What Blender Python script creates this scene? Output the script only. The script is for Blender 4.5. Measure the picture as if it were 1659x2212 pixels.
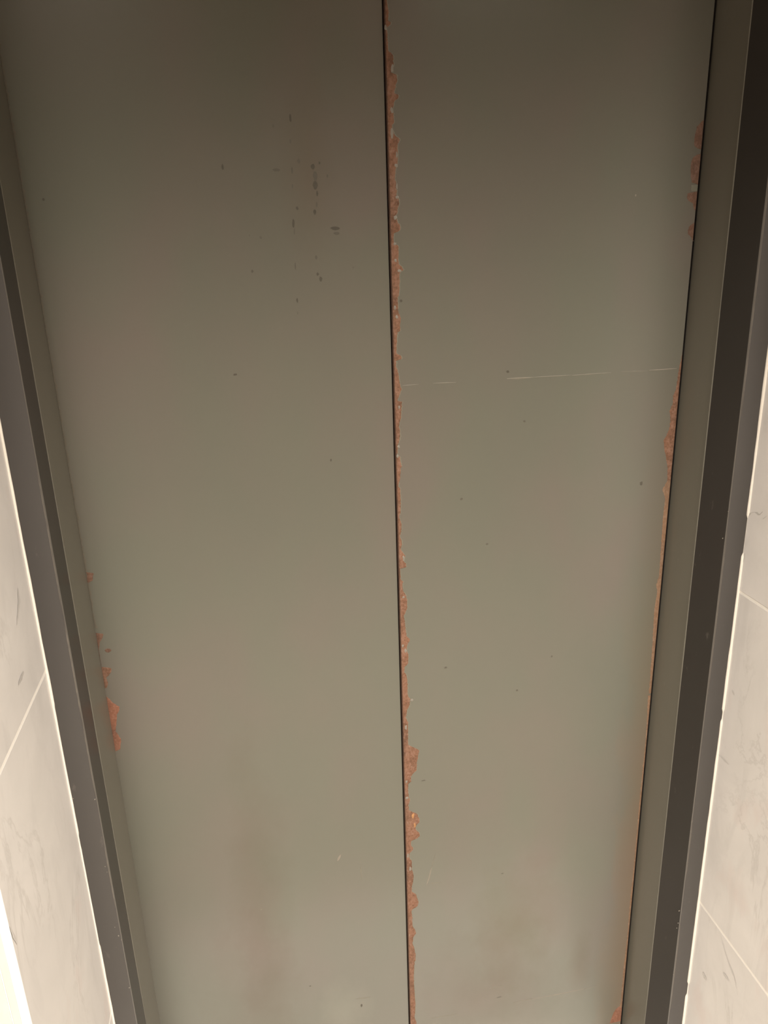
import bpy, bmesh, math, random
from mathutils import Matrix, Vector, noise
for o in list(bpy.data.objects): bpy.data.objects.remove(o, do_unlink=True)
S = bpy.context.scene
C = S.collection
random.seed(4)

# ------------------------------------------------------------------ camera
W_PX, H_PX, F_PX = 1659.0, 2212.0, 1663.0
D = 1.085            # distance from the lens to the left door panel, metres
CAM_Z = 1.70
AX = Vector((0.9822507, -0.08655837, 0.16640674))     # rows of the lens-to-room rotation (x right, y down, z forward)
AY = Vector((-0.18521656, -0.30740538, 0.93337921))
AZ = Vector((-0.02963745, -0.94763367, -0.31798119))
cam = bpy.data.cameras.new('camera'); co = bpy.data.objects.new('camera', cam); C.objects.link(co)
cam.sensor_fit = 'VERTICAL'; cam.sensor_height = 36.0; cam.lens = F_PX / H_PX * 36.0
cam.clip_start = 0.02
R3 = Matrix(((AX[0], -AX[1], -AX[2]), (AY[0], -AY[1], -AY[2]), (AZ[0], -AZ[1], -AZ[2])))
co.matrix_world = Matrix.Translation((0, -D, CAM_Z)) @ R3.to_4x4()
S.camera = co

# ------------------------------------------------------------------ world, lamps, exposure
S.view_settings.view_transform = 'Standard'; S.view_settings.look = 'None'
S.view_settings.exposure = 0.0; S.view_settings.gamma = 1.0; S.view_settings.use_curve_mapping = False
wd = bpy.data.worlds.new('world'); S.world = wd; wd.use_nodes = True
wd.node_tree.nodes['Background'].inputs[0].default_value = (0.9, 0.85, 0.75, 1)
wd.node_tree.nodes['Background'].inputs[1].default_value = 0.02

CEIL = 2.70
LAMPS = [(0.82, -1.42, 78.0), (-0.38, -1.42, 62.0)]     # x, y, watts of the two long ceiling fittings
LAMP_COL = (1.0, 0.90, 0.78)
LAMP_W, LAMP_L = 0.30, 0.80
LAMP_SPREAD = 123.0      # degrees, louvred fittings that throw most of their light down

# ------------------------------------------------------------------ helpers
def ray(u, v):
    c = Vector((u - W_PX/2, v - H_PX/2, F_PX))
    return Vector((AX.dot(c), AY.dot(c), AZ.dot(c)))
def on_y(u, v, y):            # photograph point -> (x, z) on the upright plane at depth y (room metres)
    r = ray(u, v); t = (y + D) / r.y
    return r.x * t, CAM_Z + r.z * t

def link(name, bm, m, parent=None, smooth=False, recalc=True):
    if recalc: bmesh.ops.recalc_face_normals(bm, faces=bm.faces)
    me = bpy.data.meshes.new(name); bm.to_mesh(me); bm.free()
    if m: me.materials.append(m)
    for p in me.polygons: p.use_smooth = smooth
    o = bpy.data.objects.new(name, me); C.objects.link(o)
    if parent: o.parent = parent
    return o
def tag(o, label=None, cat=None, group=None, kind=None):
    if label: o['label'] = label
    if cat: o['category'] = cat
    if group: o['group'] = group
    if kind: o['kind'] = kind
    return o
def bx(bm, x0, x1, y0, y1, z0, z1, bev=0.0, seg=1):
    r = bmesh.ops.create_cube(bm, size=1.0)
    for v in r['verts']:
        v.co = Vector((x0 + (v.co.x+.5)*(x1-x0), y0 + (v.co.y+.5)*(y1-y0), z0 + (v.co.z+.5)*(z1-z0)))
    if bev > 0:
        es = list({e for v in r['verts'] for e in v.link_edges})
        bmesh.ops.bevel(bm, geom=es, offset=bev, segments=seg, affect='EDGES', profile=0.5)
    return bm
def box(name, m, x0, x1, y0, y1, z0, z1, bev=0.0, parent=None, seg=1):
    return link(name, bx(bmesh.new(), x0, x1, y0, y1, z0, z1, bev, seg), m, parent)
def prism_xy(bm, prof, z0, z1):            # closed profile in plan, extruded upward
    a = [bm.verts.new((x, y, z0)) for x, y in prof]; b = [bm.verts.new((x, y, z1)) for x, y in prof]
    n = len(prof)
    for i in range(n): bm.faces.new((a[i], a[(i+1) % n], b[(i+1) % n], b[i]))
    bm.faces.new(a[::-1]); bm.faces.new(b)
    return bm

class NT:
    def __init__(s, name):
        s.m = bpy.data.materials.new(name); s.m.use_nodes = True
        s.t = s.m.node_tree; s.b = s.t.nodes['Principled BSDF']
    def n(s, kind, **kw):
        nd = s.t.nodes.new(kind)
        for k, v in kw.items():
            if k in nd.inputs.keys(): nd.inputs[k].default_value = v
            else: setattr(nd, k, v)
        return nd
    def l(s, a, b): s.t.links.new(a, b)
    def coord(s, scale=(1, 1, 1), loc=(0, 0, 0)):
        g = s.n('ShaderNodeNewGeometry'); mp = s.n('ShaderNodeMapping'); mp.inputs['Scale'].default_value = scale
        mp.inputs['Location'].default_value = loc
        s.l(g.outputs['Position'], mp.inputs['Vector']); return mp.outputs['Vector']
    def noise(s, vec, scale, detail=3, rough=.5, dist=0.0):
        nd = s.n('ShaderNodeTexNoise'); nd.inputs['Scale'].default_value = scale; nd.inputs['Detail'].default_value = detail
        nd.inputs['Roughness'].default_value = rough; nd.inputs['Distortion'].default_value = dist
        s.l(vec, nd.inputs['Vector']); return nd.outputs['Fac']
    def ramp(s, fac, stops):
        r = s.n('ShaderNodeValToRGB'); e = r.color_ramp.elements
        while len(e) < len(stops): e.new(0.5)
        for i, (p, c) in enumerate(stops):
            e[i].position = p; e[i].color = (*c, 1) if not isinstance(c, (int, float)) else (c, c, c, 1)
        s.l(fac, r.inputs['Fac']); return r.outputs['Color']
    def mix(s, fac, a, b, mode='MIX'):
        nd = s.n('ShaderNodeMix', data_type='RGBA', blend_type=mode)
        for sock, v in ((nd.inputs[0], fac), (nd.inputs[6], a), (nd.inputs[7], b)):
            if hasattr(v, 'links'): s.l(v, sock)
            elif isinstance(v, (int, float)): sock.default_value = v
            else: sock.default_value = (*v, 1)
        return nd.outputs[2]
    def math(s, op, a, b=0.0, clamp=False):
        nd = s.n('ShaderNodeMath', operation=op, use_clamp=clamp)
        for i, v in enumerate((a, b)):
            if hasattr(v, 'links'): s.l(v, nd.inputs[i])
            else: nd.inputs[i].default_value = v
        return nd.outputs[0]
    def bump(s, h, strength, dist):
        nd = s.n('ShaderNodeBump'); nd.inputs['Strength'].default_value = strength; nd.inputs['Distance'].default_value = dist
        s.l(h, nd.inputs['Height']); s.l(nd.outputs['Normal'], s.b.inputs['Normal'])
    def set(s, col=None, rough=None, metal=None, spec=None):
        for k, v in (('Base Color', col), ('Roughness', rough), ('Metallic', metal), ('Specular IOR Level', spec)):
            if v is None: continue
            if hasattr(v, 'links'): s.l(v, s.b.inputs[k])
            elif isinstance(v, (int, float)): s.b.inputs[k].default_value = v
            else: s.b.inputs[k].default_value = (*v, 1)
        return s.m

# ------------------------------------------------------------------ layout (metres, left door panel front at y = 0)
def Y(d): return -D + d * D          # d = depth from the lens in units of D
def X(x): return x * D
y_left = Y(1.0); y_right = Y(0.9955)
x_dl = X(-0.2266); x_seam_l = X(0.1948)
x_rl = X(0.1979 * 0.9955); x_rr = X(0.6113 * 0.9955)   # right panel, standing a few millimetres proud
FL = [(-0.2255, 1.0), (-0.2322, 0.94), (-0.2305, 0.883), (-0.2618, 0.883)]
FR = [(0.6134, 1.0), (0.6223, 0.94), (0.6292, 0.883), (0.6592, 0.883)]
X_WL = X(-0.2618); X_WR = X(0.6592); Y_FR = Y(0.883); Y_COR = Y(0.627)
DOOR_H = 2.25; NICHE_H = 2.32
FLOOR = 0.0

# ------------------------------------------------------------------ materials
def tint_patches(k, c, spots):          # broad soft-edged tint patches: x, z, half width, half height, amount, colour factor
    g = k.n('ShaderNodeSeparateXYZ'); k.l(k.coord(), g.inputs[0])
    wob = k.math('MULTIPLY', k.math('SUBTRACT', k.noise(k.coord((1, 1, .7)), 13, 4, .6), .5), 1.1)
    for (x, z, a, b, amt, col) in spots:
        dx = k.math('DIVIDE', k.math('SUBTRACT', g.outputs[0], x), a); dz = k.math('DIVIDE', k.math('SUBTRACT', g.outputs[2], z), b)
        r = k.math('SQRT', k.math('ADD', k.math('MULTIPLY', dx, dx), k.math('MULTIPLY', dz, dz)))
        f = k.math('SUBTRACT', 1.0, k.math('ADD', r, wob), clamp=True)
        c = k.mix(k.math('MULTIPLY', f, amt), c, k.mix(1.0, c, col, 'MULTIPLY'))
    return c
def door_paint(name, x_edge, side, spots=()):
    k = NT(name)
    v = k.coord(); 
    big = k.noise(k.coord((1, 1, .8)), 3.2, 3, .55)
    tint = k.noise(k.coord((1, 1, .55), (3.1, 0, 7.7)), 6.5, 2, .5)
    c = k.mix(k.ramp(tint, [(.38, 0.0), (.62, 1.0)]), (.118, .119, .097), (.129, .113, .099))
    c = k.mix(k.ramp(big, [(.3, 0.0), (.7, 1.0)]), c, (.112, .114, .094))
    # faint rust bleed creeping in from the worn edge
    g = k.n('ShaderNodeSeparateXYZ'); k.l(v, g.inputs[0])
    dx = k.math('MULTIPLY', k.math('SUBTRACT', g.outputs[0], x_edge), float(side))
    wob = k.noise(k.coord((1, 1, .35)), 14, 4, .6)
    reach = k.math('MULTIPLY', wob, .11)
    e = k.math('SUBTRACT', 1.0, k.math('DIVIDE', dx, reach), clamp=True)
    lowz = k.math('DIVIDE', k.math('SUBTRACT', 1.55, g.outputs[2]), 0.9, clamp=True)
    e = k.math('MULTIPLY', e, lowz)
    if side < 0: c = k.mix(k.math('MULTIPLY', e, .55), c, (.165, .110, .068))
    c = tint_patches(k, c, spots)
    k.bump(k.noise(v, 900, 2, .5), .06, .0003)
    rg = .25
    return k.set(c, rg, 0, .5)
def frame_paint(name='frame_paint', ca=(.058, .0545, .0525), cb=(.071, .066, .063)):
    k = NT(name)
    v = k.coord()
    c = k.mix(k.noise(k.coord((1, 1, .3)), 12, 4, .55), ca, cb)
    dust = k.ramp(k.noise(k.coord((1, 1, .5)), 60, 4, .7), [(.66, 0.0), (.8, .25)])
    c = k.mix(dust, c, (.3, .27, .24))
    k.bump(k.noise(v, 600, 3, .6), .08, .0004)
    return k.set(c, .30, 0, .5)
def rust_mat(name, a, b, c2, light=.5):
    k = NT(name)
    v = k.coord()
    n1 = k.noise(k.coord((1, 1, .7)), 90, 5, .65)
    c = k.ramp(n1, [(.34, c2), (.48, a), (.62, b)])
    n2 = k.noise(k.coord((1, 1, .5), (7, 1, 3)), 26, 3, .55)
    c = k.mix(k.ramp(n2, [(.42, 0.0), (.60, .55)]), c, tuple(x*y for x, y in zip(b, (1.12, 1.0, .92))))
    n3 = k.noise(k.coord((1, 1, .8), (2, 5, 3)), 300, 3, .6)
    c = k.mix(k.ramp(n3, [(.50, 0.0), (.66, .7)]), c, tuple(x*y for x, y in zip(b, (1.22, 1.30, 1.45))))
    c = k.mix(k.ramp(n3, [(.34, .6), (.46, 0.0)]), c, c2)
    pale = k.ramp(k.noise(k.coord((1, 1, .6), (4, 0, 2)), 130, 3, .5), [(.66, 0.0), (.76, light)])
    c = k.mix(pale, c, (0.286, 0.218, 0.170))
    k.bump(k.noise(v, 420, 5, .7), .5, .0008)
    return k.set(c, .85, 0, .25)
def marble(name, seed, base=(.71, .695, .685), dark=(.42, .40, .38)):
    k = NT(name)
    v = k.coord((1, 1, 1), (seed, seed*1.7, seed*.6))
    cloud = k.noise(v, 7, 6, .6, .6)
    c = k.mix(k.ramp(cloud, [(.3, 0.0), (.7, 1.0)]), base, tuple(x*1.13 for x in base))
    w = k.noise(k.coord((1, 1, .35), (seed*2, 1, seed)), 16, 5, .62, 1.2)
    c = k.mix(k.ramp(w, [(.52, 0.0), (.66, .30)]), c, tuple(x*.86 for x in base))
    d = k.math('ABSOLUTE', k.math('SUBTRACT', k.noise(k.coord((1, 1, .5), (seed, 5, 2)), 4.2, 7, .62, 1.5), .5))
    mask = k.ramp(k.noise(k.coord((1, 1, 1), (seed, 0, 9)), 5, 2), [(.5, 0.0), (.64, 1.0)])
    vein = k.mix(1.0, k.ramp(d, [(.0, .30), (.016, 0.0)]), mask, 'MULTIPLY')
    c = k.mix(vein, c, dark)
    pk = k.ramp(k.noise(k.coord((1, 1, .6), (seed, 3, 4)), 11, 3, .6), [(.60, 0.0), (.72, .35)])
    c = k.mix(pk, c, (base[0]*1.02, base[1]*.90, base[2]*.88))
    return k.set(c, .28, 0, .5)
def flat(name, col, rough=.6, var=.06, scale=40, spec=.4, metal=0):
    k = NT(name)
    c = k.mix(k.noise(k.coord(), scale, 4, .6), tuple(x*(1-var) for x in col), tuple(min(1, x*(1+var)) for x in col))
    return k.set(c, rough, metal, spec)

def spot(u, v, a, b, amt, col):
    x, z = on_y(u, v, y_left); return (x, z, a, b, amt, col)
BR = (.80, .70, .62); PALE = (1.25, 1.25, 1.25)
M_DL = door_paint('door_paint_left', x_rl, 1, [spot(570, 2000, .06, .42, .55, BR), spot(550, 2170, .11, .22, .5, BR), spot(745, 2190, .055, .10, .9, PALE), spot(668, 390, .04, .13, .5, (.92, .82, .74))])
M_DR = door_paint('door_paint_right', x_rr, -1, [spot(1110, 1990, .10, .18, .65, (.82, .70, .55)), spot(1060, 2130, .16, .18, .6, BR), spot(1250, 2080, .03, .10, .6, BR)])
M_FR_EDGE = frame_paint('frame_paint_edge_highlight', (.10, .094, .084), (.125, .117, .104)); M_FR_EDGE2 = flat('arris_highlight', (.200, .192, .162), .45, .12, 200); M_FR_RT = frame_paint('frame_paint_return_shade', (.030, .0265, .0245), (.039, .034, .031)); M_FR_IN = frame_paint('frame_paint_inner', (.126, .120, .098), (.140, .132, .108))  # return darkened as painted shade; edge and arris lightened as painted highlights
M_RUST = rust_mat('rust', (0.140, 0.075, 0.048), (0.178, 0.100, 0.067), (0.090, 0.049, 0.031))
M_RUST_D = rust_mat('rust_dull', (0.111, 0.065, 0.046), (0.140, 0.083, 0.059), (0.078, 0.046, 0.034), .2)
M_RUST_F = rust_mat('rust_faded', (.170, .106, .068), (.190, .122, .078), (.145, .092, .060), .1)
M_RUST_P = rust_mat('rust_pink', (0.181, 0.085, 0.055), (0.207, 0.101, 0.067), (0.135, 0.067, 0.046), .15)
M_EDGE = flat('worn_edge_dirt', (0.103, 0.093, 0.072), .7, .2, 120)
M_CHIP = flat('bare_primer', (0.186, 0.173, 0.150), .6, .15, 200)
M_SCR = flat('scratched_paint', (0.186, 0.166, 0.137), .55, .15, 300)
M_SCRF = flat('faint_scratch', (0.142, 0.133, 0.106), .5, .10, 300)
M_STAIN = flat('brown_stain', (0.058, 0.052, 0.040), .6, .2, 200)
M_STAINF = flat('faint_stain', (0.075, 0.070, 0.056), .5, .12, 200)
M_FR = frame_paint()
M_GROUT = flat('white_grout', (.90, .88, .84), .8, .04, 200, .2)
M_CAULK = flat('white_caulk', (.90, .87, .80), .55, .04, 150, .4)
M_SUB = flat('plaster', (.55, .52, .47), .9, .05)
M_WALLP = flat('lobby_wall_paint', (.26, .165, .105), .8, .04, 8)
M_CEIL = flat('ceiling_paint', (.35, .33, .30), .9, .03, 8)
M_FLOOR = [marble('floor_stone_%d' % i, 3.3 + i*2.1, (.42, .38, .32)) for i in range(2)]
M_TILE_F = [marble('marble_front_dimmed_%d' % i, 2.9 + 3.1*i, (.55, .52, .50)) for i in range(2)]  # same marble as the sides, darkened in colour to offset the strong front light
M_TILE = [marble('marble_%d' % i, 1.7 + 3.9*i) for i in range(4)]
M_STEEL = flat('sill_steel', (.45, .43, .40), .35, .05, 60, .5, .9)
M_DARK = flat('shaft_dark', (.02, .018, .015), .9)
ml = NT('lamp_glow'); ml.b.inputs['Emission Color'].default_value = (*LAMP_COL, 1); ml.b.inputs['Emission Strength'].default_value = 3.0
M_LAMP = ml.set((.9, .88, .82), .6); M_RING = flat('lamp_ring', (.75, .74, .72), .4)

# ------------------------------------------------------------------ room shell
YB = -3.6; XL, XR = -2.3, 2.6
# floor: slab of grout with stone tiles let in
f = box('floor', M_GROUT, XL, XR, YB, .25, -.10, -.0015)
tag(f, 'pale polished stone floor in front of the lift doors', 'floor', kind='structure')
tw = .60
i = 0
protos = []
for m in M_FLOOR:
    bm = bx(bmesh.new(), .0015, tw-.0015, .0015, tw-.0015, -.012, 0, .0008)
    me = bpy.data.meshes.new('floor_tile'); bm.to_mesh(me); bm.free(); me.materials.append(m); protos.append(me)
nx = int((XR-XL)/tw); ny = int((-.41-YB)/tw)
for a in range(nx):
    for b in range(ny):
        o = bpy.data.objects.new('floor_tile', protos[(a*7+b*3) % 2]); C.objects.link(o); o.parent = f
        o.location = (XL + a*tw, YB + b*tw, 0)
tag(box('ceiling', M_CEIL, XL, XR, YB, .25, CEIL, CEIL+.1), 'plain off-white lobby ceiling above the lift', 'ceiling', kind='structure')
tag(box('wall_back', M_WALLP, XL, XR, YB-.1, YB, 0, CEIL), 'beige lobby wall facing the lift doors', 'wall', kind='structure')
tag(box('wall_west', M_WALLP, XL-.1, XL, YB, Y_COR, 0, CEIL), 'beige lobby side wall left of the lift', 'wall', kind='structure')
tag(box('wall_east', M_WALLP, XR, XR+.1, YB, Y_COR, 0, CEIL), 'beige lobby side wall right of the lift', 'wall', kind='structure')

# recess walls: substrate + marble tiles with real joints
TT = .010; J = .0050
G1 = CAM_Z - .4635*D         # height of the first horizontal joint
joints = [G1 + .6*k for k in range(-2, 4)]
joints = [z for z in joints if z > .06]
zs = [0.0] + joints
def wall_tiles(parent, x_face, sgn, y0, y1, top, mats):
    lv = [z for z in zs if z < top-.05] + [top]
    for q in range(len(lv)-1):
        a = lv[q] + (J/2 if q else 0); b = lv[q+1] - J/2
        xs = sorted((x_face, x_face - sgn*TT))
        jit = random.uniform(-.0004, .0004)
        box('tile', mats[q % len(mats)], xs[0]+jit*sgn, xs[1]+jit*sgn, y0, y1, a, b, .0005, parent, 2)
def side_wall(name, sgn, xf, label, mats):
    # sgn +1: left wall facing +x ; -1: right wall facing -x
    xs = sorted((xf - sgn*.0007, xf - sgn*.40))
    w = box(name, M_GROUT, xs[0], xs[1], Y_COR + .012, .10, 0, NICHE_H)
    tag(w, label, 'wall', kind='structure')
    wall_tiles(w, xf, sgn, Y_COR + .0, Y_FR + .05, NICHE_H, mats)
    return w
wl = side_wall('wall_left', 1, X_WL, 'marble tiled side of the recess left of the lift door frame', [M_TILE[0], M_TILE[1], M_TILE[2]])
wr = side_wall('wall_right', -1, X_WR, 'marble tiled side of the recess right of the lift door frame', [M_TILE[2], M_TILE[3], M_TILE[0]])
# lobby-facing wall around the recess
bm = bmesh.new()
XCL = X_WL - .0165; XCR = X_WR + .0165
bx(bm, XL, X_WL-.011, Y_COR+.0016, Y_COR+.3, 0, CEIL); bx(bm, X_WR+.011, XR, Y_COR+.0016, Y_COR+.3, 0, CEIL)
bx(bm, X_WL-.011, X_WR+.011, Y_COR+.0016, .10, NICHE_H, CEIL)
wf = link('wall_front', bm, M_GROUT); tag(wf, 'marble tiled lobby wall around the lift recess', 'wall', kind='structure')
lv = zs + [CEIL]
def front_row(x0, x1, first_strip, side, zlo=0):
    for q in range(len(lv)-1):
        a = lv[q] + (J/2 if q else 0); b = lv[q+1] - J/2
        if b < zlo: continue
        a = max(a, zlo)
        # narrow corner strip, then 600 mm tiles outward
        if side < 0:
            spans = [(x1-first_strip, x1-.0103)]; cur = x1-first_strip-.0016
            while cur > x0: spans.append((max(x0, cur-.6), cur)); cur -= .6016
        else:
            spans = [(x0+.0103, x0+first_strip)]; cur = x0+first_strip+.0016
            while cur < x1: spans.append((cur, min(x1, cur+.6))); cur += .6016
        for n, (p, r) in enumerate(spans):
            if r-p < .003: continue
            box('tile', M_TILE_F[(q+n) % 2], p, r, Y_COR-(.0 if n == 0 else .0003), Y_COR+TT, a, b, .0006, wf)
front_row(XL, X_WL, .0182, -1); front_row(X_WR, XR, .0182, 1)
cur = X_WL+.002
while cur < X_WR-.01:
    e = min(X_WR-.002, cur+.33); box('tile', M_TILE[int(cur*10) % 4], cur, e-.002, Y_COR, Y_COR+TT, NICHE_H+.002, CEIL, .0006, wf); cur = e
box('soffit_panel', M_TILE[1], X_WL, X_WR, Y_COR+.011, Y_FR+.05, NICHE_H-.004, NICHE_H+.004, 0, wf)

# white sealant beads between frame and tiles
def bead(parent, xw, sgn, wid, gaps, seed, amp):
    bm = bmesh.new(); rnd = random.Random(seed)
    z = .0; prev = None; n = 6
    while z < NICHE_H:
        w = wid * (1 + amp*noise.noise(Vector((seed, 0, z*9))) + amp*.6*noise.noise(Vector((seed, 7, z*40))))
        for g0, g1, fac in gaps:
            if g0 < z < g1: w *= fac
        w = max(w, .0003)
        ring = []
        for i in range(n):
            t = math.pi/2 * i/(n-1)
            ring.append(bm.verts.new((xw + sgn*w*math.cos(t), Y_FR - .0005 - w*.9*math.sin(t) + .0, z)))
        ring.append(bm.verts.new((xw - sgn*.001, Y_FR - w*.9, z))); ring.append(bm.verts.new((xw - sgn*.001, Y_FR + .001, z)))
        ring.append(bm.verts.new((xw + sgn*w, Y_FR + .001, z)))
        if prev:
            m_ = len(ring)
            for i in range(m_): bm.faces.new((prev[i], prev[(i+1) % m_], ring[(i+1) % m_], ring[i]))
        prev = ring; z += .006
    return link('sealant_bead', bm, M_CAULK, parent, True)
def zat(u, v, y): return on_y(u, v, y)[1]
bead(wl, X_WL, 1, .0020, [(zat(105,1500,Y_FR)-.25, zat(105,1500,Y_FR)-.02, .75), (zat(200,1800,Y_FR)-.2, zat(170,1800,Y_FR), .55)], 3.3, .25)
bead(wr, X_WR, -1, .0026, [(zat(1610,1200,Y_FR), zat(1610,1120,Y_FR), .15), (zat(1560,1552,Y_FR), zat(1560,1536,Y_FR), .3),
                            (zat(1485,2150,Y_FR), zat(1485,2125,Y_FR), .2)], 8.1, .3)

# ------------------------------------------------------------------ door frame (jambs + head)
def jamb(name, P, sgn, label):
    pts = [(X(p[0]*1.0), Y(p[1])) for p in P]
    pr = [(pts[0][0], .012)] + pts
    out = pts[3][0] - sgn*.0003
    pr = [(pts[0][0], .06), pts[0], pts[1], pts[2], (out, pts[3][1]), (out, .06)]
    bm = bmesh.new(); prism_xy(bm, pr, 0, NICHE_H-.005)
    bm.edges.ensure_lookup_table()
    es = [e for e in bm.edges if abs(e.verts[0].co.z - e.verts[1].co.z) > 1 and
          any((Vector((e.verts[0].co.x, e.verts[0].co.y)) - Vector(q)).length < 1e-5 for q in (pts[1], pts[2]))]
    bmesh.ops.bevel(bm, geom=es, offset=.0015, segments=4, affect='EDGES', profile=.5)
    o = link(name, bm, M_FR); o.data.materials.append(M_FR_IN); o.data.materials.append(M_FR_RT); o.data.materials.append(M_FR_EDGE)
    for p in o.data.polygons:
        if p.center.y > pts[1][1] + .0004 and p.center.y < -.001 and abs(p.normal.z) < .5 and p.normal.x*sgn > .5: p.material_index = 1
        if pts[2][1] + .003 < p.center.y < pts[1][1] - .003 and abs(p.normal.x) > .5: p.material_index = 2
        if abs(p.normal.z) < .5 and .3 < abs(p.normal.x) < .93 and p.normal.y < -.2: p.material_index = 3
    tag(o, label, 'door frame', kind='structure')
    for p in o.data.polygons: p.use_smooth = False
    return o
jl = jamb('trim_1', FL, 1, 'dark grey painted metal jamb left of the lift doors, stepped in profile')
jr = jamb('trim_2', FR, -1, 'dark grey painted metal jamb right of the lift doors, its inner return coloured almost black as shade')
bm = bmesh.new()
bx(bm, X(FL[2][0])+.0005, X(FR[2][0])-.0005, Y_FR, Y(.94), DOOR_H+.01, NICHE_H-.005, .001); bx(bm, X(FL[1][0])+.0005, X(FR[1][0])-.0005, Y(.94), -.022, DOOR_H, NICHE_H-.005, .001)
hd = link('trim_3', bm, M_FR); tag(hd, 'dark grey painted metal head piece above the lift doors', 'door frame', kind='structure')
bm = bmesh.new(); bx(bm, X_WL+.001, X_WR-.001, Y_FR-.01, .06, -.0014, .004, .001)
sl = link('trim_4', bm, M_STEEL); tag(sl, 'metal door sill on the floor under the lift doors', 'sill', kind='structure')
# welded paint blobs and chips on the stepped edge
def chips(name, parent, spots, m, y, sz):
    bm = bmesh.new()
    for (u, v, s) in spots:
        x, z = on_y(u, v, y)
        r = bmesh.ops.create_icosphere(bm, subdivisions=1, radius=1)
        for q in r['verts']:
            k = 1 + .35*random.uniform(-1, 1)
            q.co = Vector((x + q.co.x*s*sz*k, y + q.co.y*s*sz*.5, z + q.co.z*s*sz*1.3*k))
    return link(name, bm, m, parent, True)
chips('paint_chip', jl, [(158,1725,.8),(205,1727,1),(227,1872,.7),(231,1884,.6),(248,2003,.8),(256,2022,1),(262,2030,.6),(279,2134,1.1),(278,1988,.4)], M_CHIP, Y_FR, .0011)
chips('paint_chip', jr, [(1561,1163,.8),(1467,1968,1.2),(1465,1994,.9),(1462,2005,.7),(1455,2105,1),(1573,1105,.6)], M_CHIP, Y_FR, .0011)
# worn pale lines where the outer step has lost its paint
def worn_line(parent, u0, v0, u1, v1, w, seed, step=None):
    bm = bmesh.new(); n = 60; prev = None
    for i in range(n+1):
        t = i/n; x, z = on_y(u0 + (u1-u0)*t, v0 + (v1-v0)*t, Y_FR)
        ww = w*(.55 + .6*noise.noise(Vector((seed, 0, t*14)))) + .0002
        ww = max(.00012, ww) * min(1, 6*t, 6*(1-t) + .05)
        a = [bm.verts.new((x-ww, Y_FR-.0001, z)), bm.verts.new((x, Y_FR-.0007, z)), bm.verts.new((x+ww, Y_FR-.0001, z))]
        if prev:
            for q in range(2): bm.faces.new((prev[q], prev[q+1], a[q+1], a[q]))
        prev = a
    return link('worn_line', bm, M_CHIPD, parent, True)
M_CHIPD = flat('worn_frame_edge', (0.135, 0.122, 0.106), .5, .2, 200)
def edge_u(P, v):       # where the step edge P (room x, y) shows at photo row v
    xw, yw = P; lo, hi = -400.0, 2100.0
    for _ in range(40):
        mid = (lo+hi)/2
        if on_y(mid, v, yw)[0] < xw: lo = mid
        else: hi = mid
    return lo
EL = (X(FL[2][0])-.0018, Y_FR); ER = (X(FR[2][0])+.0018, Y_FR)
for (v0, v1, w) in ((1000, 1330, .0005), (1340, 1560, .0007), (1560, 1720, .0004), (1820, 1960, .0006)):
    worn_line(jl, edge_u(EL, v0), v0, edge_u(EL, v1), v1, w, v0)
for (v0, v1, w) in ((350, 900, .0006), (1150, 1500, .0004), (1780, 1900, .0005), (2000, 2180, .0007)):
    worn_line(jr, edge_u(ER, v0), v0, edge_u(ER, v1), v1, w, v0)

# pale strip standing in for the highlight along the inner arris of each jamb
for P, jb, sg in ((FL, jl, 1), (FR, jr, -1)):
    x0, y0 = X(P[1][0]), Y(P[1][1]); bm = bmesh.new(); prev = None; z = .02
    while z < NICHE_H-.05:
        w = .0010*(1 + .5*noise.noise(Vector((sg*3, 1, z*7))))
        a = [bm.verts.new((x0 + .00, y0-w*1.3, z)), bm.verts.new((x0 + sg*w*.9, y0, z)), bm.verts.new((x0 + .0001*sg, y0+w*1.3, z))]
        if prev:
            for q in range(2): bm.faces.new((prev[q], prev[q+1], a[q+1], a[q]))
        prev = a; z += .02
    link('edge_highlight', bm, M_FR_EDGE2, jb, True)
# smudges and veins in the side marble
def on_x(u, v, x):
    r = ray(u, v); t = x / r.x
    return -D + r.y*t, CAM_Z + r.z*t
def vein(wall, xf, sg, pts, w, m):
    bm = bmesh.new(); prev = None; P = []
    for a, b in zip(pts, pts[1:]):
        P += [(a[0]+(b[0]-a[0])*i/6, a[1]+(b[1]-a[1])*i/6) for i in range(6)]
    P.append(pts[-1]); N = len(P)
    for k, (u, v) in enumerate(P):
        t = k/(N-1); ww = w*(.25 + math.sin(math.pi*t))*(1+.6*noise.noise(Vector((u*.2, v*.2, 1))))
        row = []
        for s_ in (-1, 0, 1):
            y, z = on_x(u + s_*ww + .8*noise.noise(Vector((u*.3, v*.3, 5))), v, xf)
            row.append(bm.verts.new((xf + sg*(.0006 if s_ == 0 else .00045), y, z)))
        if prev:
            for q in range(2): bm.faces.new((prev[q], prev[q+1], row[q+1], row[q]))
        prev = row
    link('vein', bm, m, wall)
M_VEIN = flat('marble_vein', (.53, .515, .50), .3, .08, 150); M_VEINF = flat('marble_vein_faint', (.625, .61, .595), .3, .06, 150)
for pts, w, m in (([(1613,1122),(1622,1108),(1634,1106),(1640,1113),(1648,1105)], 2.2, M_VEIN), ([(1648,1122),(1658,1114)], 2, M_VEINF), ([(1605,1215),(1609,1195)], 2, M_VEINF),
                  ([(1556,2020),(1572,2075),(1586,2110),(1594,2150)], .7, M_VEINF), ([(1518,2100),(1526,2118)], 2, M_VEINF), ([(1562,2100),(1575,2120)], 2, M_VEINF), ([(1553,1630),(1575,1652)], 1.6, M_VEINF), ([(1582,1490),(1587,1502)], 1.5, M_VEINF)):
    vein(wr, X_WR, -1, pts, w, m)
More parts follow.
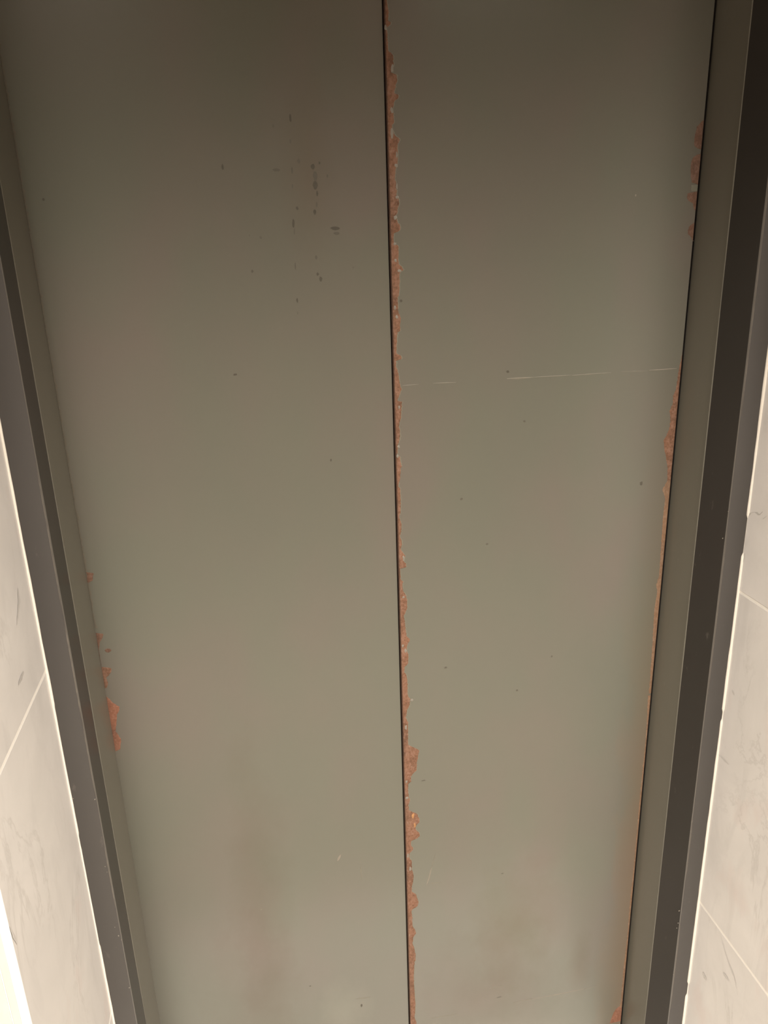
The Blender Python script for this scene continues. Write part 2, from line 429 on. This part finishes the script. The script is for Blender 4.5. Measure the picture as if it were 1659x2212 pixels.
for pts, w, m in (([(40,1480),(46,1462),(50,1450)], 2, M_VEIN), ([(38,1270),(41,1300),(36,1350)], 1.6, M_VEINF), ([(20,2000),(36,2040)], 2.4, M_VEINF)):
    vein(wl, X_WL, 1, pts, w, m)

# ------------------------------------------------------------------ door panels
TH = .016
def panel(name, x0, x1, y, m, label):
    bm = bx(bmesh.new(), x0, x1, y, y+TH, .010, DOOR_H+.03, .0012, 3)
    o = link(name, bm, m); tag(o, label, 'lift door', kind='structure'); return o
dl = panel('door_1', x_dl, x_seam_l, y_left+.0004, M_DL, 'left grey-green painted lift door panel, the wider one, with brown drip stains')
dr = panel('door_2', x_rl, x_rr, y_right, M_DR, 'right grey-green painted lift door panel with rust along its left edge')
tag(box('wall_shaft', M_DARK, X_WL, X_WR, .045, .06, 0, NICHE_H), 'dark lift shaft behind the door gap', 'wall', kind='structure')

# ---- rust patches: thin crusts whose outline follows the broken paint
def crust(name, parent, outer, inner, y, m, th=.0005, label=None, jit=.0):
    # outer / inner: lists of (x, z) of equal length running down the door
    bm = bmesh.new(); rows = []
    for (xo, z), (xi, _z) in zip(outer, inner):
        row = []
        n = 5
        for i in range(n):
            t = i/(n-1)
            h = th*(.25 if i in (0, n-1) else 1.0) * (.7 + .6*abs(noise.noise(Vector((xi*300+i, z*400, 1)))))
            row.append(bm.verts.new((xi + (xo-xi)*t, y-h, z)))
        rows.append(row)
    for a, b in zip(rows, rows[1:]):
        for i in range(len(a)-1): bm.faces.new((a[i], a[i+1], b[i+1], b[i]))
    g = bmesh.ops.extrude_face_region(bm, geom=bm.faces[:])
    for v in g['geom']:
        if isinstance(v, bmesh.types.BMVert): v.co.y = y + .0003
    o = link(name, bm, m, parent, False)
    if label: o['label'] = label
    return o
def resample(px, step=2.0, amp=.9, seed=0.0):
    out = []; px = sorted(px, key=lambda p: p[1])
    v = px[0][1]; i = 0
    while v <= px[-1][1]:
        while i < len(px)-2 and px[i+1][1] < v: i += 1
        (u0, v0), (u1, v1) = px[i], px[i+1]
        t = 0 if v1 == v0 else min(1, max(0, (v-v0)/(v1-v0)))
        u = u0 + (u1-u0)*t + amp*noise.noise(Vector((seed, v*.21, 0))) + amp*1.7*noise.noise(Vector((seed, v*.47, 4))) + amp*1.7*noise.noise(Vector((seed, v*1.3, 9)))
        out.append((u, v)); v += step
    return out
def Z(ox, oy, s, pts): return [(ox + b/s, oy + a/s) for a, b in pts]    # enlarged tracing (row, column) -> photo px
seam = []
seam += Z(780, 0, 4.913, [(0,272),(130,292),(220,287),(235,315),(270,303),(290,268),(330,278),(540,288),(560,320),(600,345),(650,340),(690,350),(720,325),(770,315),(790,375),(850,385),(890,370),(950,360),(990,350),(1000,395),(1020,400),(1050,385),(1070,355),(1120,345),(1150,335),(1220,345),(1300,350),(1330,325),(1370,335),(1420,350),(1450,370),(1460,400),(1490,410),(1520,395),(1530,385),(1600,390),(1700,388),(1760,385),(1800,365),(1900,360),(1960,375)])
seam += Z(780, 400, 4.913, [(0,370),(60,380),(100,372),(150,400),(200,405),(250,385),(290,390),(320,370),(360,380),(400,390),(430,415),(460,420),(490,400),(510,350),(560,345),(620,350),(640,395),(700,398),(800,395),(850,405),(870,440),(900,447),(925,420),(940,405),(1000,410),(1150,405),(1200,390),(1300,390),(1360,400),(1380,415),(1440,422),(1470,412),(1550,415),(1560,390),(1600,380),(1700,378),(1790,375),(1810,430),(1850,425),(1865,370),(1920,370)])
seam += Z(780, 800, 4.913, [(0,390),(100,405),(165,415),(200,430),(240,415),(310,390),(325,390),(330,435),(380,430),(500,425),(550,410),(600,400),(640,413),(700,413),(770,400),(800,388),(850,390),(900,380),(915,410),(1000,425),(1010,432),(1050,420),(1160,415),(1190,400),(1240,395),(1250,415),(1400,420),(1500,420),(1560,405),(1600,420),(1640,430),(1700,428),(1760,410),(1790,425),(1840,435),(1900,420),(1930,440)])
seam += Z(800, 1200, 4.913, [(0,370),(20,368),(60,355),(85,378),(125,382),(140,312),(200,320),(260,325),(275,350),(300,340),(370,345),(420,380),(480,390),(550,390),(600,375),(640,355),(700,365),(780,375),(860,385),(880,415),(910,415),(950,390),(1010,385),(1040,400),(1080,408),(1150,398),(1180,365),(1240,360),(1260,380),(1320,392),(1450,395),(1500,400),(1520,425),(1590,415),(1640,390),(1700,380)])
seam += Z(800, 1550, 4.913, [(0,375),(50,400),(150,400),(250,400),(290,405),(310,440),(330,490),(350,520),(390,510),(450,500),(500,492),(560,490),(590,460),(620,435),(680,430),(710,400),(780,400),(850,410),(880,425),(920,405),(980,410),(1000,440),(1020,500),(1050,505),(1070,520),(1110,520),(1140,490),(1180,480),(1200,490),(1225,520),(1260,525),(1285,490),(1310,435),(1360,430),(1380,455),(1410,450),(1440,415),(1500,415),(1520,440),(1620,440),(1660,460),(1750,455),(1800,440),(1850,440),(1870,480),(1890,490),(1930,500),(1970,515),(2010,490)])
seam += Z(800, 1850, 6.11, [(700,555),(730,545),(800,550),(860,555),(930,560),(960,585),(1010,605),(1060,570),(1150,555),(1180,570),(1240,585),(1300,600),(1350,600),(1420,580),(1550,575),(1650,575),(1800,585),(1950,595),(2060,590),(2120,580),(2160,600),(2212,610)])
yr = y_right
def strip_from(px, edge_x, y, seed, amp=.9):
    o, i = [], []
    for u, v in resample(px, 2.0, amp, seed):
        x, z = on_y(u, v, y); o.append((x, z)); i.append((edge_x, z))
    return o, i
o_, i_ = strip_from(seam, x_rl+.0002, yr, 1.0)
# carry the strip on to the sill and a little above the frame
for k in range(60):
    z = o_[-1][1] - .004
    if z < .02: break
    w = .006 + .003*noise.noise(Vector((5, z*60, 0)))
    o_.append((x_rl+w, z)); i_.append((x_rl+.0002, z))
crust('rust_patch', dr, o_, i_, yr, M_RUST, .0006, 'ragged orange rust strip where paint has flaked')
# pale primer halo showing just beyond the rust in places
ho, hi = [], []
for k, ((x, z), (xi, _)) in enumerate(zip(o_, i_)):
    e = .0009 + .0016*max(0, noise.noise(Vector((3, z*55, 2))))
    ho.append((x + (e if noise.noise(Vector((8, z*22, 1))) > -.25 else .0002), z)); hi.append((xi, z))
M_HALO = flat('paint_edge', (0.135, 0.135, 0.107), .5, .06, 200)
crust('flaked_paint_edge', dr, ho, hi, yr, M_HALO, .0001)
# rusted return of the right panel seen in the gap
bm = bmesh.new(); bx(bm, x_rl-.0004, x_rl+.0008, yr+.0006, yr+TH*.9, .012, DOOR_H, .0002)
link('rusted_return', bm, M_RUST_D, dr)
def pale(parent, spots, y, m):
    bm = bmesh.new()
    for (u, v, a, b) in spots:          # photo centre, half width, half height in px
        x, z = on_y(u, v, y); n = 9; c = bm.verts.new((x, y-.0011, z)); ring = []
        for i in range(n):
            t = 2*math.pi*i/n; k = random.uniform(.6, 1.15)
            ring.append(bm.verts.new((x + a*k*math.cos(t)*D/F_PX, y-.0005, z + b*k*math.sin(t)*D/F_PX*1.1)))
        for i in range(n): bm.faces.new((c, ring[i], ring[(i+1) % n]))
    return link('bare_primer_fleck', bm, m, parent)
pale(dr, [(833,61,3,5),(847,148,3,8),(846,238,3,6),(847,288,4,9),(857,335,2,7),(856,358,4,4),(857,402,2,6),(858,426,4,3),(854,470,4,5),(853,527,4,3),(854,563,3,4),(862,585,5,3),(853,664,2,5),
          (857,685,3,4),(862,880,2,5),(861,965,3,4),(858,985,3,4),(872,1205,3,8),(871,1290,4,3),(876,1405,3,5),(870,1395,3,4),(877,1571,3,8),(878,1688,4,4),(879,1723,4,4),(881,1848,3,7),(886,1876,3,8),(890,1512,4,4)], yr, M_CHIP)
pale(dr, [(892,1762,4,9),(896,1782,3,7)], yr, flat('fresh_rust', (0.340, 0.177, 0.075), .8, .1, 200))

def patch_right(tr, seed, m=None, ox=1440, oy=220, s=6.14):
    px = Z(ox, oy, s, tr); o, i = strip_from(px, x_rr-.0006, yr, seed, .8)
    return crust('rust_patch', dr, o, i, yr, m or M_RUST_D, .0004)
patch_right([(235,490),(300,430),(330,405),(420,380),(480,370),(560,362),(600,380),(620,415),(632,465)], 2)
patch_right([(690,440),(700,400),(740,350),(800,325),(900,320),(1000,320),(1070,335),(1090,400),(1102,430)], 3)
patch_right([(1190,390),(1200,340),(1210,280),(1260,270),(1310,285),(1330,330),(1350,350),(1430,360),(1442,385)], 4)
patch_right([(1600,370),(1640,310),(1700,280),(1750,280),(1790,320),(1830,340),(1850,365)], 5)
patch_right([(1102,330),(1130,325),(1188,330)], 6, M_HALO)
patch_right([(180,482),(260,462),(330,452),(400,440),(430,425),(470,425),(520,405),(560,410),(620,405),(670,385),(690,370),(740,372),(800,385),(860,392),(940,392)], 7, M_RUST, 1300, 700, 2.766)
patch_right([(935,392),(990,362),(1040,378),(1150,366),(1300,356),(1400,350),(1500,342),(1560,325),(1600,332),(1700,314),(1850,306),(1950,300),(2100,290),(2212,280)], 17, M_RUST_F, 1300, 700, 2.766)
patch_right([(280,408),(450,400),(600,388),(760,372),(900,358),(1100,340),(1300,322),(1500,302),(1700,285),(1900,262),(2060,250),(2120,238)], 8, M_RUST_F, 1250, 1400, 2.724)

patch_right([(2110,236),(2130,215),(2160,200),(2212,180)], 18, M_RUST_P, 1250, 1400, 2.724)
def patch_left(tr, seed, m, inner_off=.004):
    px = Z(150, 1200, 4.422, tr); o = []; i = []
    for u, v in resample(px, 2.0, .8, seed):
        x, z = on_y(u, v, y_left); o.append((x, z)); i.append((X(-.2253), z))
    return crust('rust_patch', dl, o, i, y_left+.0004, m, .0005)
patch_left([(160,160),(170,235),(200,225),(240,220),(262,180)], 11, M_RUST_D)
patch_left([(740,250),(748,325),(770,320),(800,310),(830,290),(900,282),(980,292),(1062,305)], 12, M_RUST_D)
patch_left([(1066,320),(1076,400),(1110,400),(1150,370),(1170,350),(1220,370),(1260,360),(1275,325)], 13, M_RUST)
patch_left([(1340,345),(1380,390),(1400,405),(1430,450),(1450,480),(1480,475),(1520,455),(1600,450),(1680,440),(1720,470),(1760,495),(1800,490),(1855,482),(1875,425)], 14, M_RUST_P)
def blob(name, parent, u, v, a, b, y, m, th=.00035, n=14, rot=0.0, seed=0):
    bm = bmesh.new(); x, z = on_y(u, v, y); mm = D/F_PX*1.05
    c = bm.verts.new((x, y-th, z)); r1 = []; r2 = []
    for i in range(n):
        t = 2*math.pi*i/n; k = 1 + .35*noise.noise(Vector((math.cos(t)*1.5+seed, math.sin(t)*1.5, seed)))
        dx, dz = a*k*math.cos(t), b*k*math.sin(t)
        dx, dz = dx*math.cos(rot)-dz*math.sin(rot), dx*math.sin(rot)+dz*math.cos(rot)
        r1.append(bm.verts.new((x+dx*mm*.85, y-th, z+dz*mm*.85))); r2.append(bm.verts.new((x+dx*mm, y+.0002, z+dz*mm)))
    for i in range(n):
        j = (i+1) % n; bm.faces.new((c, r1[i], r1[j])); bm.faces.new((r1[i], r2[i], r2[j], r1[j]))
    return link(name, bm, m, parent)
YLf = y_left + .0004
blob('rust_patch', dl, 233, 1405, 7, 5, YLf, M_RUST_D, seed=2)
# broken, dirty edge of the left panel where it meets the jamb
o, i = [], []
v = 60
while v < 1360:
    z0 = on_y(200, v, y_left)
    # column of the visible edge at this row
    u = edge_u((X(-.2253), y_left), v)
    x, z = on_y(u, v, y_left)
    w = .0016 + .0030*max(0, noise.noise(Vector((2.2, v*.030, 0)))) + .0022*noise.noise(Vector((6.6, v*.13, 0)))
    o.append((x + max(.0002, w), z)); i.append((X(-.2253), z)); v += 2.5
crust('worn_edge', dl, o, i, YLf, M_EDGE, .0003)

# ---- scratches and stains (thin scored or smeared marks)
def stroke(name, parent, pts, w, y, m, seed=0, rough=.5):
    bm = bmesh.new(); prev = None; P = []
    for a, b in zip(pts, pts[1:]):
        n = max(2, int(math.hypot(b[0]-a[0], b[1]-a[1])/5))
        P += [(a[0]+(b[0]-a[0])*i/n, a[1]+(b[1]-a[1])*i/n) for i in range(n)]
    P.append(pts[-1]); N = len(P)
    for k, (u, v) in enumerate(P):
        x, z = on_y(u, v, y); q = P[min(k+1, N-1)]; p = P[max(k-1, 0)]
        dx, dz = q[0]-p[0], -(q[1]-p[1]); L = math.hypot(dx, dz) or 1; nx_, nz_ = -dz/L, dx/L
        t = k/(N-1); ww = w*D/F_PX*(.35+.65*math.sin(math.pi*min(1, max(0, t)))) * (1 + rough*noise.noise(Vector((seed, k*.35, 0))))
        a = [bm.verts.new((x+nx_*ww, y-.00005, z+nz_*ww)), bm.verts.new((x, y-.00025, z)), bm.verts.new((x-nx_*ww, y-.00005, z-nz_*ww))]
        if prev:
            for i in range(2): bm.faces.new((prev[i], prev[i+1], a[i+1], a[i]))
        prev = a
    return link(name, bm, m, parent)
for pts, w, m in [([(868,833),(905,830)], .7, M_SCRF), ([(935,828),(985,826)], .9, M_SCRF), ([(1095,818),(1120,817),(1150,815)], 1.9, M_SCRF), ([(1105,818),(1146,816)], .8, M_SCR),
                  ([(1150,815),(1205,812),(1235,810)], 1.0, M_SCRF), ([(1235,811),(1320,805)], 1.2, M_SCRF), ([(1340,803),(1400,801)], .7, M_SCRF), ([(1402,800),(1462,796)], 1.1, M_SCR),
                  ([(921,1913),(927,1895),(933,1872)], 1.6, M_SCR), ([(932,1875),(940,1845)], 1.2, M_SCRF), ([(920,1911),(935,1908),(955,1905)], 1.0, M_SCRF),
                  ([(930,2200),(990,2190)], 1.0, M_SCRF), ([(1110,2165),(1150,2157)], 1.1, M_SCRF), ([(1150,2158),(1200,2149),(1262,2136)], 1.3, M_SCR), ([(1262,2136),(1290,2130)], .7, M_SCRF), ([(1055,2135),(1085,2128)], .9, M_SCRF)]:
    stroke('scratch', dr, pts, w, yr, m, w*9)
for pts, w, m in [([(729,1860),(736,1846)], 2.6, M_SCR), ([(779,1872),(782,1900)], 1.4, M_SCRF), ([(562,1966),(566,1963)], 2.2, M_SCRF), ([(768,2158),(800,2154)], 1.3, M_SCRF)]:
    stroke('scratch', dl, pts, w, YLf, m, w*5)
for u, v, a, b, m in [(724,493,10,3.6,M_STAIN),(727,504,6,3,M_STAINF),(627,255,2.2,8,M_STAIN),(627,305,2,4,M_STAINF),(481,361,2.2,5,M_STAIN),(590,272,2,3,M_STAINF),(645,348,3,4,M_STAINF),
                      (676,360,4,5,M_STAIN),(681,380,4.5,9,M_STAINF),(681,400,5,8,M_STAIN),(690,352,2,2.5,M_STAIN),(707,380,2,3,M_STAINF),(685,418,2.2,5,M_STAIN),(684,442,2,5,M_STAINF),(680,458,3,5,M_STAIN),
                      (634,482,2.6,9,M_STAIN),(642,450,2.4,3.5,M_STAIN),(631,368,2,6,M_STAINF),(632,402,1.6,4,M_STAINF),(636,500,1.4,6,M_STAINF),(686,592,3,3,M_STAIN),(693,603,3,5,M_STAIN),(642,649,2,5,M_STAIN),
                      (643,676,1.5,3,M_STAINF),(545,586,2.4,3,M_STAIN),(539,509,1.6,2,M_STAINF),(563,513,2.5,3,M_STAINF),(683,556,2.5,4,M_STAINF),(94,431,2.2,2.6,M_STAIN),(508,809,4,2.5,M_STAIN),(715,994,1.8,3.6,M_STAIN),
                      (638,575,1.4,8,M_STAINF),(597,367,8,3,M_STAINF),(670,2130,2.2,2,M_STAIN),(781,2172,3,6,M_STAIN),(763,578,1.5,2,M_STAINF)]:
    blob('stain', dl, u, v, a, b, YLf, m, .00012, 12, 0, u*.1)
for u, v, a, b, m in [(1097,803,3.6,3,M_STAIN),(1133,910,3.5,2.5,M_STAINF),(1385,1044,4,6,M_STAINF),(997,1078,3.5,3,M_STAINF),(963,1442,4,3,M_STAINF),(866,650,3,3,M_STAIN),(1085,1887,3,2.5,M_STAINF),(1078,2154,8,2.4,M_STAINF),
                      (1117,1491,3,3,M_STAINF),(1192,1418,2.5,3,M_STAINF),(915,1686,6,2,M_STAINF),(1052,1175,3,2,M_STAINF)]:
    blob('stain', dr, u, v, a, b, yr, m, .00012, 12, 0, u*.1)
blob('scratch', dr, 1373, 422, 2, 2.4, yr, M_SCR, seed=3)

# ------------------------------------------------------------------ lobby ceiling lamps
for k, (x, y, w) in enumerate(LAMPS):
    e = bpy.data.objects.new('ceiling_lamp', None); C.objects.link(e); e.location = (x, y, CEIL)
    tag(e, ['long white ceiling lamp on the right side of the lobby', 'long white ceiling lamp on the left side of the lobby'][k], 'lamp', 'ceiling lamps in the lobby')
    hw, hl = LAMP_W/2, LAMP_L/2
    bm = bmesh.new()
    bx(bm, -hw-.02, -hw, -hl-.02, hl+.02, -.03, 0, .003); bx(bm, hw, hw+.02, -hl-.02, hl+.02, -.03, 0, .003)
    bx(bm, -hw, hw, -hl-.02, -hl, -.03, 0, .003); bx(bm, -hw, hw, hl, hl+.02, -.03, 0, .003)
    link('housing', bm, M_RING, e)
    link('diffuser', bx(bmesh.new(), -hw, hw, -hl, hl, -.012, -.002), M_LAMP, e)
    ld = bpy.data.lights.new('lamp_light', 'AREA'); ld.shape = 'RECTANGLE'; ld.size = LAMP_W; ld.size_y = LAMP_L; ld.spread = math.radians(LAMP_SPREAD); ld.energy = w; ld.color = LAMP_COL
    lo = bpy.data.objects.new('lamp_light', ld); C.objects.link(lo); lo.parent = e; lo.location = (0, 0, -.018)
